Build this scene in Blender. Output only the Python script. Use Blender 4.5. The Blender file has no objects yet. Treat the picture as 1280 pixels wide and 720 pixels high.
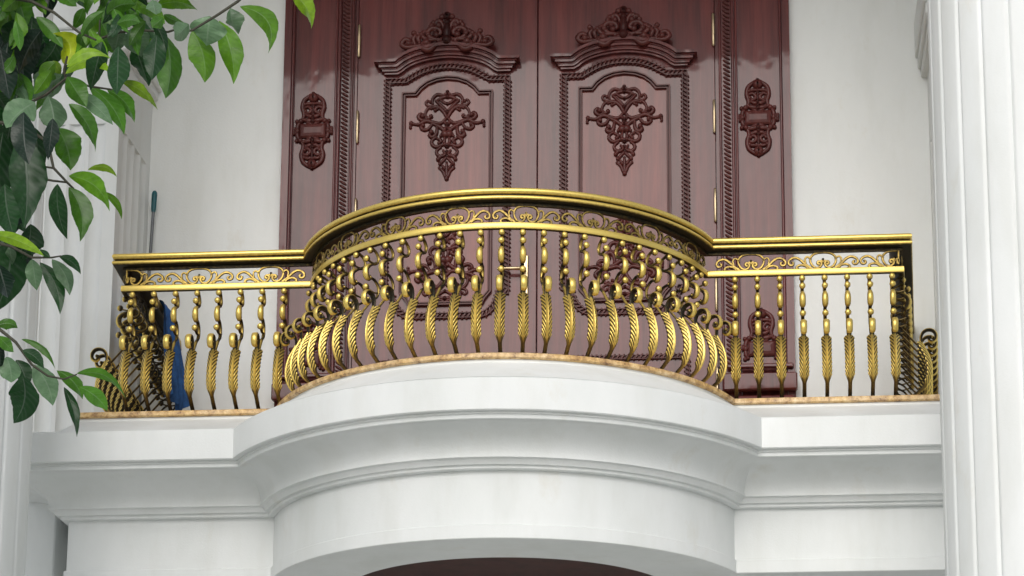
import bpy, math, random
from mathutils import Vector
random.seed(7)
S = bpy.context.scene
COL = S.collection
R = math.radians

# ------------------------------------------------------------------ camera
CF, CPX, CPY = 3000.0, 735.12, 746.92          # focal length and principal point in 1280-wide pixels
CYAW, CPIT = -0.0735, 0.2113
CLOC = Vector((1.4556, -13.3554, -4.0428))
cam_d = bpy.data.cameras.new("camera"); cam = bpy.data.objects.new("camera", cam_d); COL.objects.link(cam)
cam_d.sensor_width = 36; cam_d.lens = CF / 1280 * 36
cam_d.shift_x = (640 - CPX) / 1280; cam_d.shift_y = (CPY - 360) / 1280
cam_d.clip_end = 2000
cam.location = CLOC
cam.rotation_euler = (math.pi / 2 + CPIT, 0, -CYAW)
S.camera = cam

# ------------------------------------------------------------------ world, sun, exposure
w = bpy.data.worlds.new("World"); S.world = w; w.use_nodes = True
nt = w.node_tree
bg = nt.nodes["Background"]; bg.inputs["Strength"].default_value = 0.15
sky = nt.nodes.new("ShaderNodeTexSky"); sky.sky_type = 'NISHITA'; sky.sun_disc = False
SUN_EL, SUN_AZ = R(34), R(186)                 # azimuth measured clockwise from +Y
sky.sun_elevation = SUN_EL; sky.sun_rotation = SUN_AZ
sky.air_density = 1.0; sky.dust_density = 3.0; sky.ozone_density = 1.0
hs = nt.nodes.new("ShaderNodeHueSaturation"); hs.inputs["Saturation"].default_value = 0.33
nt.links.new(sky.outputs[0], hs.inputs["Color"]); nt.links.new(hs.outputs[0], bg.inputs["Color"])
sd = bpy.data.lights.new("sun", 'SUN'); sun = bpy.data.objects.new("sun", sd); COL.objects.link(sun)
sd.energy = 0.5; sd.angle = R(45); sd.color = (1.0, 0.975, 0.94)
sdir = Vector((math.sin(SUN_AZ) * math.cos(SUN_EL), math.cos(SUN_AZ) * math.cos(SUN_EL), math.sin(SUN_EL)))
sun.rotation_euler = sdir.to_track_quat('Z', 'Y').to_euler()
S.view_settings.view_transform = 'Standard'; S.view_settings.look = 'None'
S.view_settings.gamma = 1; S.view_settings.use_curve_mapping = False
S.view_settings.exposure = 0.18
S.cycles.max_bounces = 8; S.cycles.diffuse_bounces = 5; S.cycles.glossy_bounces = 4

GROUND = -5.6
def px(x, y, Y):
    """world point on the plane Y that the photograph shows at pixel x, y (1280 x 720)"""
    r = (x - CPX) / CF; v = -(y - CPY) / CF
    fw = math.cos(CPIT) - v * math.sin(CPIT); u = math.sin(CPIT) + v * math.cos(CPIT)
    c, s = math.cos(CYAW), math.sin(CYAW)
    d = Vector((r * c + fw * s, -r * s + fw * c, u))
    return CLOC + d * ((Y - CLOC.y) / d.y)

# ------------------------------------------------------------------ materials
def mat(name):
    m = bpy.data.materials.new(name); m.use_nodes = True
    n = m.node_tree; p = n.nodes["Principled BSDF"]
    return m, n, p
def node(n, t, **kw):
    x = n.nodes.new(t)
    for k, v in kw.items(): setattr(x, k, v)
    return x
def ramp(n, src, stops):
    r = node(n, "ShaderNodeValToRGB")
    cr = r.color_ramp
    while len(cr.elements) < len(stops): cr.elements.new(.5)
    for e, (p, c) in zip(cr.elements, stops): e.position = p; e.color = (*c, 1)
    n.links.new(src, r.inputs[0]); return r
def noise(n, scale, detail=4, rough=.55, mapscale=None, coord="Object"):
    tc = node(n, "ShaderNodeTexCoord"); t = node(n, "ShaderNodeTexNoise")
    t.inputs["Scale"].default_value = scale; t.inputs["Detail"].default_value = detail; t.inputs["Roughness"].default_value = rough
    if mapscale:
        mp = node(n, "ShaderNodeMapping"); mp.inputs["Scale"].default_value = mapscale
        n.links.new(tc.outputs[coord], mp.inputs[0]); n.links.new(mp.outputs[0], t.inputs["Vector"])
    else: n.links.new(tc.outputs[coord], t.inputs["Vector"])
    return t
def bump(n, p, h, strength, dist):
    b = node(n, "ShaderNodeBump"); b.inputs["Strength"].default_value = strength; b.inputs["Distance"].default_value = dist
    n.links.new(h, b.inputs["Height"]); n.links.new(b.outputs[0], p.inputs["Normal"])

def plaster(name, a, b, bs=.25, rough=.6):
    m, n, p = mat(name)
    t = noise(n, 1.7, 6, .6, (1, 1, .45))
    r = ramp(n, t.outputs["Fac"], [(.33, a), (.62, b)])
    # fine vertical dirt streaks, faint
    t2 = noise(n, 5, 5, .6, (1, 1, .25))
    r2 = ramp(n, t2.outputs["Fac"], [(.34, (.955, .952, .94)), (.52, (1, 1, 1))])
    mx = node(n, "ShaderNodeMix", data_type='RGBA', blend_type='MULTIPLY'); mx.inputs[0].default_value = 1
    n.links.new(r.outputs[0], mx.inputs[6]); n.links.new(r2.outputs[0], mx.inputs[7])
    t4 = noise(n, 3.1, 7, .7, (1, 1, .5)); r4 = ramp(n, t4.outputs["Fac"], [(.60, (1, 1, 1)), (.74, (.93, .905, .86))])
    m4 = node(n, "ShaderNodeMix", data_type='RGBA', blend_type='MULTIPLY'); m4.inputs[0].default_value = 1
    n.links.new(mx.outputs[2], m4.inputs[6]); n.links.new(r4.outputs[0], m4.inputs[7])
    n.links.new(m4.outputs[2], p.inputs["Base Color"])
    p.inputs["Roughness"].default_value = rough
    t3 = noise(n, 90, 4, .7); bump(n, p, t3.outputs["Fac"], bs, .004)
    return m
M_WHITE = plaster("white_paint", (.665, .69, .685), (.735, .755, .755), .25)
M_WALL = plaster("wall_paint", (.79, .815, .815), (.835, .855, .85), .35)

def wood(name, dark, light, rough, coat, bs=.05):
    m, n, p = mat(name)
    t = noise(n, 6, 6, .6, (3.2, 3.2, .22))
    r = ramp(n, t.outputs["Fac"], [(.28, dark), (.72, light)])
    tb = noise(n, 1.0, 1, .5, (7, 7, .12)); rb = ramp(n, tb.outputs["Fac"], [(.35, (.72, .68, .66)), (.5, (1, 1, 1)), (.65, (1.0, .86, .84))])
    t2 = noise(n, 40, 3, .6, (4, 4, .1))
    r2 = ramp(n, t2.outputs["Fac"], [(.3, (.82, .8, .8)), (.6, (1, 1, 1))])
    mx = node(n, "ShaderNodeMix", data_type='RGBA', blend_type='MULTIPLY'); mx.inputs[0].default_value = .8
    n.links.new(r.outputs[0], mx.inputs[6]); n.links.new(r2.outputs[0], mx.inputs[7])
    m2 = node(n, "ShaderNodeMix", data_type='RGBA', blend_type='MULTIPLY'); m2.inputs[0].default_value = .9
    n.links.new(mx.outputs[2], m2.inputs[6]); n.links.new(rb.outputs[0], m2.inputs[7])
    n.links.new(m2.outputs[2], p.inputs["Base Color"])
    p.inputs["Roughness"].default_value = rough
    p.inputs["Specular IOR Level"].default_value = .2
    p.inputs["Coat Weight"].default_value = coat; p.inputs["Coat Roughness"].default_value = .06
    t3 = noise(n, 2.6, 3, .5, (1.2, 1.2, .8)); bump(n, p, t3.outputs["Fac"], bs, .05)
    for l in list(n.links):
        if l.to_socket == p.inputs["Normal"]:
            n.links.new(l.from_socket, p.inputs["Coat Normal"])
    return m
M_WOOD = wood("varnished_mahogany", (.068, .014, .015), (.165, .036, .033), .34, .45, .1)
M_WOOD3 = wood("varnished_panel", (.105, .023, .021), (.225, .056, .047), .34, .4, .08)
M_WOOD2 = wood("carved_mahogany", (.062, .014, .013), (.125, .032, .028), .42, .15)
M_CEIL = wood("ceiling_boards", (.062, .018, .014), (.09, .027, .02), .5, .2)

def gold_mat():
    m, n, p = mat("antique_gold")
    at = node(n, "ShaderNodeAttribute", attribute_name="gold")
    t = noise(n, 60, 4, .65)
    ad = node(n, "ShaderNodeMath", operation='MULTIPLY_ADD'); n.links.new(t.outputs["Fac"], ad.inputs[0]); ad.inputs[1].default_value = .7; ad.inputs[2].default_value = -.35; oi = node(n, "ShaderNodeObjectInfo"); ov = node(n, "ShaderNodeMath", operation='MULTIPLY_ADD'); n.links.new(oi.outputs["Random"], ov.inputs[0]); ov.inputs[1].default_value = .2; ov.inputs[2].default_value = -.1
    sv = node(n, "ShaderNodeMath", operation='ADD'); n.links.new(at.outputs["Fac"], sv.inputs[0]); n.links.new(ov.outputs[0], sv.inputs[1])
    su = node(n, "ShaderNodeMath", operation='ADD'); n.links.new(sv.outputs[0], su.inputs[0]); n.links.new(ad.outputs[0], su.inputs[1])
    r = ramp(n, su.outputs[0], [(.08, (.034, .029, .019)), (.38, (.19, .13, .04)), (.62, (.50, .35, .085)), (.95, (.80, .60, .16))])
    n.links.new(r.outputs[0], p.inputs["Base Color"])
    p.inputs["Metallic"].default_value = .7
    rr = node(n, "ShaderNodeMapRange"); rr.inputs["To Min"].default_value = .5; rr.inputs["To Max"].default_value = .33
    n.links.new(su.outputs[0], rr.inputs["Value"]); n.links.new(rr.outputs[0], p.inputs["Roughness"])
    t2 = noise(n, 140, 3, .6); bump(n, p, t2.outputs["Fac"], .15, .003)
    return m
M_GOLD = gold_mat()

def simple(name, col, rough=.5, metal=0., var=.12, scale=30):
    m, n, p = mat(name)
    t = noise(n, scale, 4, .6)
    lo = tuple(c * (1 - var) for c in col); hi = tuple(min(1, c * (1 + var)) for c in col)
    r = ramp(n, t.outputs["Fac"], [(.3, lo), (.7, hi)])
    n.links.new(r.outputs[0], p.inputs["Base Color"])
    p.inputs["Roughness"].default_value = rough; p.inputs["Metallic"].default_value = metal
    return m
def marble_mat():
    m, n, p = mat("beige_marble")
    t = noise(n, 26, 8, .72)
    r = ramp(n, t.outputs["Fac"], [(.34, (.16, .09, .05)), (.42, (.40, .27, .14)), (.52, (.60, .45, .25)), (.66, (.74, .63, .43))])
    t2 = noise(n, 5, 3, .6)
    r2 = ramp(n, t2.outputs["Fac"], [(.4, (1, .85, .58)), (.6, (1, .93, .85))])  # yellow cast puts a golden reflection into the stone colour
    mx = node(n, "ShaderNodeMix", data_type='RGBA', blend_type='MULTIPLY'); mx.inputs[0].default_value = 1
    n.links.new(r.outputs[0], mx.inputs[6]); n.links.new(r2.outputs[0], mx.inputs[7])
    n.links.new(mx.outputs[2], p.inputs["Base Color"]); p.inputs["Roughness"].default_value = .4
    bump(n, p, t.outputs["Fac"], .4, .006)
    return m
M_MARBLE = marble_mat()
M_BRASS = simple("brushed_brass", (.55, .43, .27), .35, 1, .1)
M_STEEL = simple("grey_pole_paint", (.16, .17, .18), .45, .3)
M_TEAL = simple("teal_plastic", (.01, .10, .12), .4)
M_BLUE = simple("blue_cloth", (.02, .085, .25), .85, 0, .45, 14)
M_BARK = simple("bark", (.10, .085, .07), .85, 0, .4, 40)
M_TWIG = simple("twig", (.035, .034, .02), .7, 0, .3, 40)
M_PAVE = simple("paving", (.50, .50, .47), .8, 0, .2, 3)

def leaf_mat():
    m, n, p = mat("leaf")
    at = node(n, "ShaderNodeAttribute", attribute_name="tint")
    uv = node(n, "ShaderNodeAttribute", attribute_name="vein")
    t = noise(n, 25, 4, .6)
    r = ramp(n, t.outputs["Fac"], [(.3, (.72, .75, .72)), (.7, (1.18, 1.15, 1.15))])
    mx = node(n, "ShaderNodeMix", data_type='RGBA', blend_type='MULTIPLY'); mx.inputs[0].default_value = 1
    n.links.new(at.outputs["Color"], mx.inputs[6]); n.links.new(r.outputs[0], mx.inputs[7])
    # lighter veins
    vr = ramp(n, uv.outputs["Fac"], [(.0, (0, 0, 0)), (1, (.55, .55, .55))])
    mv = node(n, "ShaderNodeMix", data_type='RGBA', blend_type='SCREEN'); mv.inputs[0].default_value = .10
    n.links.new(mx.outputs[2], mv.inputs[6]); n.links.new(vr.outputs[0], mv.inputs[7])
    n.links.new(mv.outputs[2], p.inputs["Base Color"])
    p.inputs["Roughness"].default_value = .28; p.inputs["Specular IOR Level"].default_value = .3
    bump(n, p, uv.outputs["Fac"], .3, .004)
    tr = node(n, "ShaderNodeBsdfTranslucent")
    hv = node(n, "ShaderNodeHueSaturation"); hv.inputs["Saturation"].default_value = 1.2; hv.inputs["Value"].default_value = 1.6
    n.links.new(mv.outputs[2], hv.inputs["Color"]); n.links.new(hv.outputs[0], tr.inputs["Color"])
    ms = node(n, "ShaderNodeMixShader"); ms.inputs[0].default_value = .3
    n.links.new(p.outputs[0], ms.inputs[1]); n.links.new(tr.outputs[0], ms.inputs[2])
    n.links.new(ms.outputs[0], n.nodes["Material Output"].inputs[0])
    return m
M_LEAF = leaf_mat()

# ------------------------------------------------------------------ mesh helpers
class MB:
    def __init__(s): s.v = []; s.f = []; s.sm = []; s.g = []; s.t = []; s.vn = []
    def add(s, co, g=1.0, t=None, vein=0.0):
        s.v.append(tuple(co)); s.g.append(g); s.t.append(t or (1, 1, 1)); s.vn.append(vein); return len(s.v) - 1
    def face(s, idx, smooth=True): s.f.append(tuple(idx)); s.sm.append(smooth)
    def box(s, x0, x1, y0, y1, z0, z1, g=1.0, f=None):
        i = [s.add((f(x, y, z) if f else (x, y, z)), g) for z in (z0, z1) for y in (y0, y1) for x in (x0, x1)]
        for q in ((0, 2, 3, 1), (4, 5, 7, 6), (0, 1, 5, 4), (2, 6, 7, 3), (0, 4, 6, 2), (1, 3, 7, 5)):
            s.face([i[k] for k in q], False)
    def cbox(s, x0, x1, y0, y1, z0, z1, b=.006, g=1.0):
        """box with chamfered edges"""
        base = len(s.v)
        lay = []
        for z, o in ((z0, b), (z0 + b, 0), (z1 - b, 0), (z1, b)):
            xa, xb, ya, yb = x0 + o, x1 - o, y0 + o, y1 - o
            c = b if o == 0 else b * .5
            pts = [(xa + c, ya), (xb - c, ya), (xb, ya + c), (xb, yb - c), (xb - c, yb), (xa + c, yb), (xa, yb - c), (xa, ya + c)]
            lay.append([s.add((x, y, z), g) for x, y in pts])
        for a, c in zip(lay, lay[1:]):
            for k in range(8): s.face((a[k], a[(k + 1) % 8], c[(k + 1) % 8], c[k]), False)
        s.face(lay[0][::-1], False); s.face(lay[-1], False)
    def ptube(s, pts, rin, rc, f, n=8, c0=0., gold=None, caps=True):
        """tube along the planar curve pts=(a,b); rin in-plane radii, rc radii across; f(a,b,c) -> world"""
        m = len(pts)
        if not hasattr(rin, '__len__'): rin = [rin] * m
        if not hasattr(rc, '__len__'): rc = [rc] * m
        rings = []
        for i in range(m):
            a0, b0 = pts[max(i - 1, 0)]; a1, b1 = pts[min(i + 1, m - 1)]
            ta, tb = a1 - a0, b1 - b0; l = math.hypot(ta, tb) or 1; na, nb = -tb / l, ta / l
            ring = []
            for k in range(n):
                th = 2 * math.pi * k / n; cc, ss = math.cos(th), math.sin(th)
                g = gold(na * cc, nb * cc, ss, pts[i]) if gold else 1.0
                ring.append(s.add(f(pts[i][0] + na * cc * rin[i], pts[i][1] + nb * cc * rin[i], c0 + ss * rc[i]), g))
            rings.append(ring)
        for a, b in zip(rings, rings[1:]):
            for k in range(n): s.face((a[k], a[(k + 1) % n], b[(k + 1) % n], b[k]))
        if caps:
            for ring, p in ((rings[0][::-1], pts[0]), (rings[-1], pts[-1])):
                s.face(ring)
    def ball(s, a, b, c, ra, rb, rc, f=None, nu=10, nv=7, gold=None):
        f = f or (lambda x, y, z: (x, y, z))
        rows = []
        for j in range(nv + 1):
            ph = -math.pi / 2 + math.pi * j / nv
            row = []
            for i in range(nu):
                th = 2 * math.pi * i / nu
                da, dc, db = math.cos(ph) * math.cos(th), math.cos(ph) * math.sin(th), math.sin(ph)
                row.append(s.add(f(a + da * ra, b + db * rb, c + dc * rc), gold(da, db, dc, (a, b)) if gold else 1.0))
            rows.append(row)
        for p, q in zip(rows, rows[1:]):
            for i in range(nu): s.face((p[i], p[(i + 1) % nu], q[(i + 1) % nu], q[i]))
    def tube3(s, pts, rad, n=7, g=1.0, t=None):
        rings = []; m = len(pts); P = [Vector(p) for p in pts]
        if not hasattr(rad, '__len__'): rad = [rad] * m
        up = Vector((0.13, .9, .3)).normalized()
        for i in range(m):
            d = (P[min(i + 1, m - 1)] - P[max(i - 1, 0)]).normalized()
            e1 = d.cross(up)
            if e1.length < .1: e1 = d.cross(Vector((1, 0, 0)))
            e1.normalize(); e2 = d.cross(e1)
            rings.append([s.add(P[i] + (e1 * math.cos(2 * math.pi * k / n) + e2 * math.sin(2 * math.pi * k / n)) * rad[i], g, t) for k in range(n)])
        for a, b in zip(rings, rings[1:]):
            for k in range(n): s.face((a[k], a[(k + 1) % n], b[(k + 1) % n], b[k]))
        s.face(rings[0][::-1]); s.face(rings[-1])
    def loft(s, rows, closed=False, smooth=True, g=None):
        """rows: list of rows of world points; g: attr per row (or per row/point)"""
        ids = [[s.add(p, (g[j] if g else 1.0)) for p in row] for j, row in enumerate(rows)]
        for a, b in zip(ids, ids[1:]):
            m = len(a)
            for k in range(m if closed else m - 1):
                s.face((a[k], a[(k + 1) % m], b[(k + 1) % m], b[k]), smooth)
        return ids
    def lathe(s, cx, cy, prof, n=64, smooth=True):
        rows = [[(cx + r * math.cos(2 * math.pi * k / n), cy + r * math.sin(2 * math.pi * k / n), z) for k in range(n)] for r, z in prof]
        ids = s.loft(rows, True, smooth)
        s.face(ids[0][::-1], False); s.face(ids[-1], False)
    def mesh(s, name, m, sharp=35, attrs=()):
        me = bpy.data.meshes.new(name); me.from_pydata(s.v, [], s.f); me.validate()
        me.polygons.foreach_set("use_smooth", s.sm if len(s.sm) == len(me.polygons) else [True] * len(me.polygons))
        if "gold" in attrs:
            a = me.attributes.new("gold", 'FLOAT', 'POINT'); a.data.foreach_set("value", s.g)
        if "tint" in attrs:
            a = me.attributes.new("tint", 'FLOAT_COLOR', 'POINT')
            a.data.foreach_set("color", [x for c in s.t for x in (*c, 1)])
            a = me.attributes.new("vein", 'FLOAT', 'POINT'); a.data.foreach_set("value", s.vn)
        me.materials.append(m)
        import bmesh
        b = bmesh.new(); b.from_mesh(me)
        if "open" not in attrs: bmesh.ops.recalc_face_normals(b, faces=b.faces)
        b.to_mesh(me); b.free()
        if sharp: me.set_sharp_from_angle(angle=R(sharp))
        return me
    def build(s, name, m, parent=None, sharp=35, attrs=(), loc=None):
        o = bpy.data.objects.new(name, s.mesh(name, m, sharp, attrs)); COL.objects.link(o)
        if parent:
            o.parent = parent
            o.location = -world_loc(parent)
        if loc: o.location = loc
        return o
def world_loc(o):
    l = Vector(o.location)
    while o.parent: o = o.parent; l += Vector(o.location)
    return l
def tag(o, label, cat, group=None, kind=None):
    if kind: o["kind"] = kind
    if label: o["label"] = label; o["kind"] = "thing"
    if cat: o["category"] = cat
    if group: o["group"] = group
    return o
def empty(name, loc, label, cat, group=None):
    o = bpy.data.objects.new(name, None); COL.objects.link(o); o.location = loc; o.empty_display_size = .2
    return tag(o, label, cat, group)
def cat(pts, per=6):
    """Catmull-Rom through 2-D points"""
    out = []; n = len(pts)
    for i in range(n - 1):
        p0, p1, p2, p3 = pts[max(i - 1, 0)], pts[i], pts[i + 1], pts[min(i + 2, n - 1)]
        for k in range(per):
            t = k / per
            out.append(tuple(.5 * (2 * b + (c - a) * t + (2 * a - 5 * b + 4 * c - d) * t * t + (-a + 3 * b - 3 * c + d) * t ** 3) for a, b, c, d in zip(p0, p1, p2, p3)))
    out.append(tuple(pts[-1])); return out
def lerp(a, b, t): return a + (b - a) * t
def taper(n, a, b, c=None):
    """radii from a through b (middle) to c"""
    c = a if c is None else c
    return [lerp(a, b, 2 * i / (n - 1)) if i < (n - 1) / 2 else lerp(b, c, 2 * i / (n - 1) - 1) for i in range(n)]
def smooth01(x, a, b):
    t = max(0, min(1, (x - a) / (b - a))); return t * t * (3 - 2 * t)

# ================================================================== SETTING
g = MB(); g.box(-300, 300, -300, 300, GROUND - .3, GROUND)
o = g.build("ground", M_PAVE, sharp=0); tag(o, None, None, kind="structure")

WALLY = 1.605
# ---- house wall with the balcony-door opening and the entrance below
hw = empty("house_wall", (0, WALLY, GROUND), "smooth off-white house wall behind the balcony around the carved wooden double door", "wall")
m = MB()
m.box(-5.5, -1.70, WALLY, WALLY + .3, -.3, 4.9); m.box(1.70, 5.5, WALLY, WALLY + .3, -.3, 4.9)
m.box(-1.70, 1.70, WALLY, WALLY + .3, 4.1, 4.9)
m.build("upper_wall", M_WALL, hw, 0)
m = MB(); m.box(-5.5, 5.5, WALLY + .002, WALLY + .3, GROUND, -.62)
m.build("lower_wall", M_WHITE, hw, 0)

# ---- porch roof over the balcony, carried by the two front columns (above the frame)
pr = empty("porch_roof", (0, -.6, 4.6), "white porch roof slab reaching over the balcony", "roof")
m = MB(); m.box(-3.75, 3.75, -2.15, WALLY - .005, 4.9, 5.5); m.box(-3.75, 3.75, -2.35, -1.75, 4.62, 5.45)
m.build("roof_slab", M_WHITE, pr, 0)
m = MB(); m.box(-3.7, 3.7, -1.74, WALLY - .01, 4.62, 4.88)
m.build("roof_ceiling", M_WHITE, pr, 0)

# ---- columns
def column(cx, label):
    t = empty("column", (cx, -1.419, GROUND), label, "column", "fluted front columns")
    Rc, NF, K = .583, 24, 24
    prof = []
    for i in range(NF):
        for k in range(K):
            fr = k / K; th = 2 * math.pi * (i + fr) / NF
            d = .011 * math.exp(-((fr - .5) / .06) ** 2)
            prof.append((th, Rc - d))
    m = MB(); zs = [GROUND + .55 + .4 * k for k in range(24)] + [4.18]
    rows = [[(cx + r * math.cos(th), -1.419 + r * math.sin(th), z) for th, r in prof] for z in zs]
    ids = m.loft(rows, True); m.face(ids[0][::-1], False); m.face(ids[-1], False)
    m.build("shaft", M_WHITE, t, 28)
    m = MB(); m.cbox(cx - .78, cx + .78, -2.2, -.64, GROUND, GROUND + .25, .02)
    m.lathe(cx, -1.419, [(.74, GROUND + .251), (.77, GROUND + .30), (.74, GROUND + .36), (.66, GROUND + .40), (.65, GROUND + .44), (.69, GROUND + .47), (.68, GROUND + .52), (.60, GROUND + .549)])
    m.build("base", M_WHITE, t)
    m = MB(); m.lathe(cx, -1.419, [(.60, 4.181), (.66, 4.21), (.66, 4.25), (.61, 4.28), (.64, 4.36), (.74, 4.44), (.76, 4.48)])
    m.cbox(cx - .78, cx + .78, -2.2, -.64, 4.481, 4.615, .015)
    m.build("capital", M_WHITE, t)
column(2.972, "fluted white column in front of the balcony's right end, unobscured")
column(-2.972, "fluted white column behind the tree leaves at the left edge")

# ---- pilasters against the wall on the balcony
def pilaster(sg, label):
    xi, xo, yf = 2.609, 3.55, .82
    t = empty("pilaster", (sg * 3.08, yf, -.5), label, "pilaster", "fluted pilasters beside the balcony door")
    mx = lambda x: sg * x
    zt = 2.172
    def panel(m, z0, z1, flutes):
        # outline of the cross section, front face then inner side, with shallow flutes
        out = []
        nF = 6; wF = (xo - xi - .14) / nF
        out.append((xo, WALLY - .002)); out.append((xo, yf))
        for i in range(nF):
            a = xo - .07 - i * wF
            if flutes:
                for k in range(7):
                    fr = k / 6; out.append((a - wF * (.1 + .8 * fr), yf + .022 * math.sqrt(max(0, 1 - (2 * fr - 1) ** 2))))
        out.append((xi, yf))
        nS = 4; wS = .16; s0 = yf + .065
        for i in range(nS):
            a = s0 + i * wS
            if flutes:
                for k in range(7):
                    fr = k / 6; out.append((xi + .022 * math.sqrt(max(0, 1 - (2 * fr - 1) ** 2)), a + wS * (.1 + .8 * fr)))
        out.append((xi, WALLY - .002))
        rows = [[(mx(x), y, z) for x, y in out] for z in (z0, z1)]
        ids = m.loft(rows, True); m.face(ids[0][::-1], False); m.face(ids[-1], False)
    m = MB(); panel(m, -.5, zt, True); m.build("shaft", M_WHITE, t, 30)
    m = MB(); panel(m, zt + .0005, 2.66, False); m.build("neck", M_WHITE, t, 30)
    m = MB()
    for z0, z1, e in ((2.661, 2.72, .042), (2.7205, 2.80, .062), (2.8005, 3.05, .078), (3.0505, 4.615, .02)):
        m.cbox(min(mx(xi - e), mx(xo + e)), max(mx(xi - e), mx(xo + e)), yf - e, WALLY - .003, z0, z1, .008)
    m.build("capital", M_WHITE, t)
pilaster(-1, "fluted square pilaster on the balcony beside the left wall, partly behind leaves")
pilaster(1, "fluted square pilaster mostly hidden by the right front column, only its capital showing")

# ---- lower pilasters that carry the balcony ends
for sg, lb in ((-1, "lower pilaster under the balcony's left end beneath the cornice return"), (1, "lower pilaster under the balcony's right end, hidden by the right column")):
    t = empty("lower_pilaster", (sg * 3.1, .12, GROUND), lb, "pilaster", "pilasters under the balcony ends")
    m = MB()
    a, b = sorted((sg * 2.69, sg * 3.6)); m.cbox(a, b, .14, WALLY - .004, GROUND + .4, -.45, .008); m.build("shaft", M_WHITE, t)
    a, b = sorted((sg * 2.66, sg * 3.63)); m = MB(); m.cbox(a, b, .10, WALLY - .006, GROUND, GROUND + .399, .012); m.build("base", M_WHITE, t)

# ================================================================== BALCONY
YC = .25
bal = empty("balcony", (0, 0, -1.07), "white moulded balcony with bowed front and beige marble edge under the gold railing", "balcony")
NARC = 72
def plan(yf, Rr, xend=None, xc=2.51, ret=.62, z=0.0, yc=YC):
    """plan polyline of one moulding line: left return, left flat, bow, right flat, right return"""
    off = -.2 - yf; X = xc + off if xend is None else xend
    h = yc - yf; ph = math.acos(max(-1, min(1, h / Rr)))
    xj = Rr * math.sin(ph)
    P = [(-X, ret), (-X, yf)]
    for k in range(1, 6): P.append((lerp(-X, -xj, k / 6), yf))
    for k in range(NARC + 1):
        a = lerp(-ph, ph, k / NARC); P.append((Rr * math.sin(a), yc - Rr * math.cos(a)))
    for k in range(1, 6): P.append((lerp(xj, X, k / 6), yf))
    P += [(X, yf), (X, ret)]
    return [(x, y, z) for x, y in P]
def sweep(m, prof, **kw): return m.loft([plan(y, r, z=z, **kw) for y, r, z in prof])
def fill(m, row, flip=False):
    """horizontal cap: row to its return line, as strips between mirrored points"""
    n = len(row)
    for k in range(n // 2):
        a, b, c, d = row[k], row[k + 1], row[n - 2 - k], row[n - 1 - k]
        if b == c: continue
        m.face((a, b, c, d), False)
m = MB()
rows = sweep(m, [(-.195, 1.392, -.066), (-.2, 1.402, -.072), (-.2, 1.402, -.093), (-.192, 1.394, -.099)], xend=2.495, ret=WALLY - .004)
fill(m, rows[0]); fill(m, rows[-1]); m.build("marble_slab", M_MARBLE, bal, 50)
m = MB()   # sloping weathering between marble and fascia
rows = sweep(m, [(-.178, 1.38, -.0995), (-.186, 1.385, -.120), (-.575, 1.688, -.292)], xend=2.485, ret=.8)
fill(m, rows[0]); fill(m, rows[-1])
m.build("sloped_apron", M_WHITE, bal, 30)
m = MB()
rows = sweep(m, [(-.585, 1.69, -.294), (-.597, 1.70, -.302), (-.597, 1.70, -.470), (-.592, 1.695, -.475), (-.566, 1.670, -.4755),
                 (-.566, 1.670, -.486), (-.556, 1.660, -.490), (-.556, 1.660, -.508), (-.55, 1.655, -.512), (-.53, 1.635, -.5125)])
fill(m, rows[0]); m.build("fascia", M_WHITE, bal, 30)
m = MB()   # cove and its small fillets down to the beam
cv = []
for k in range(15):
    a = k / 14 * math.pi / 2
    cv.append((-.535 + .245 * math.sin(a), 1.64 - .165 * math.sin(a), -.513 - .142 * (1 - math.cos(a))))
cv += [(-.290, 1.475, -.657), (-.296, 1.482, -.6575), (-.296, 1.482, -.668), (-.275, 1.462, -.672), (-.262, 1.45, -.688), (-.256, 1.444, -.6975),
       (-.236, 1.426, -.700), (-.236, 1.426, -.714), (-.230, 1.420, -.7185), (-.19, 1.38, -.719)]
sweep(m, cv); m.build("cornice", M_WHITE, bal, 26)
m = MB()   # beam face below the cornice and its soffit ring
rows = sweep(m, [(-.2, 1.388, -.716), (-.2, 1.388, -1.010), (-.206, 1.394, -1.012), (-.212, 1.40, -1.016), (-.212, 1.40, -1.086), (-.208, 1.396, -1.09), (.06, .955, -1.0905), (.06, .955, -.80)])
m.build("beam", M_WHITE, bal, 30)
m = MB(); rows = sweep(m, [(-.05, .935, -.70), (-.05, .935, -.62)], xend=2.42, ret=WALLY - .004); fill(m, rows[0]); fill(m, rows[1]); m.build("porch_ceiling", M_CEIL, bal, 0)
m = MB(); m.box(-2.5, 2.5, .0, WALLY - .004, -.615, -.31); m.build("floor_slab", M_WHITE, bal, 0)

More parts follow.
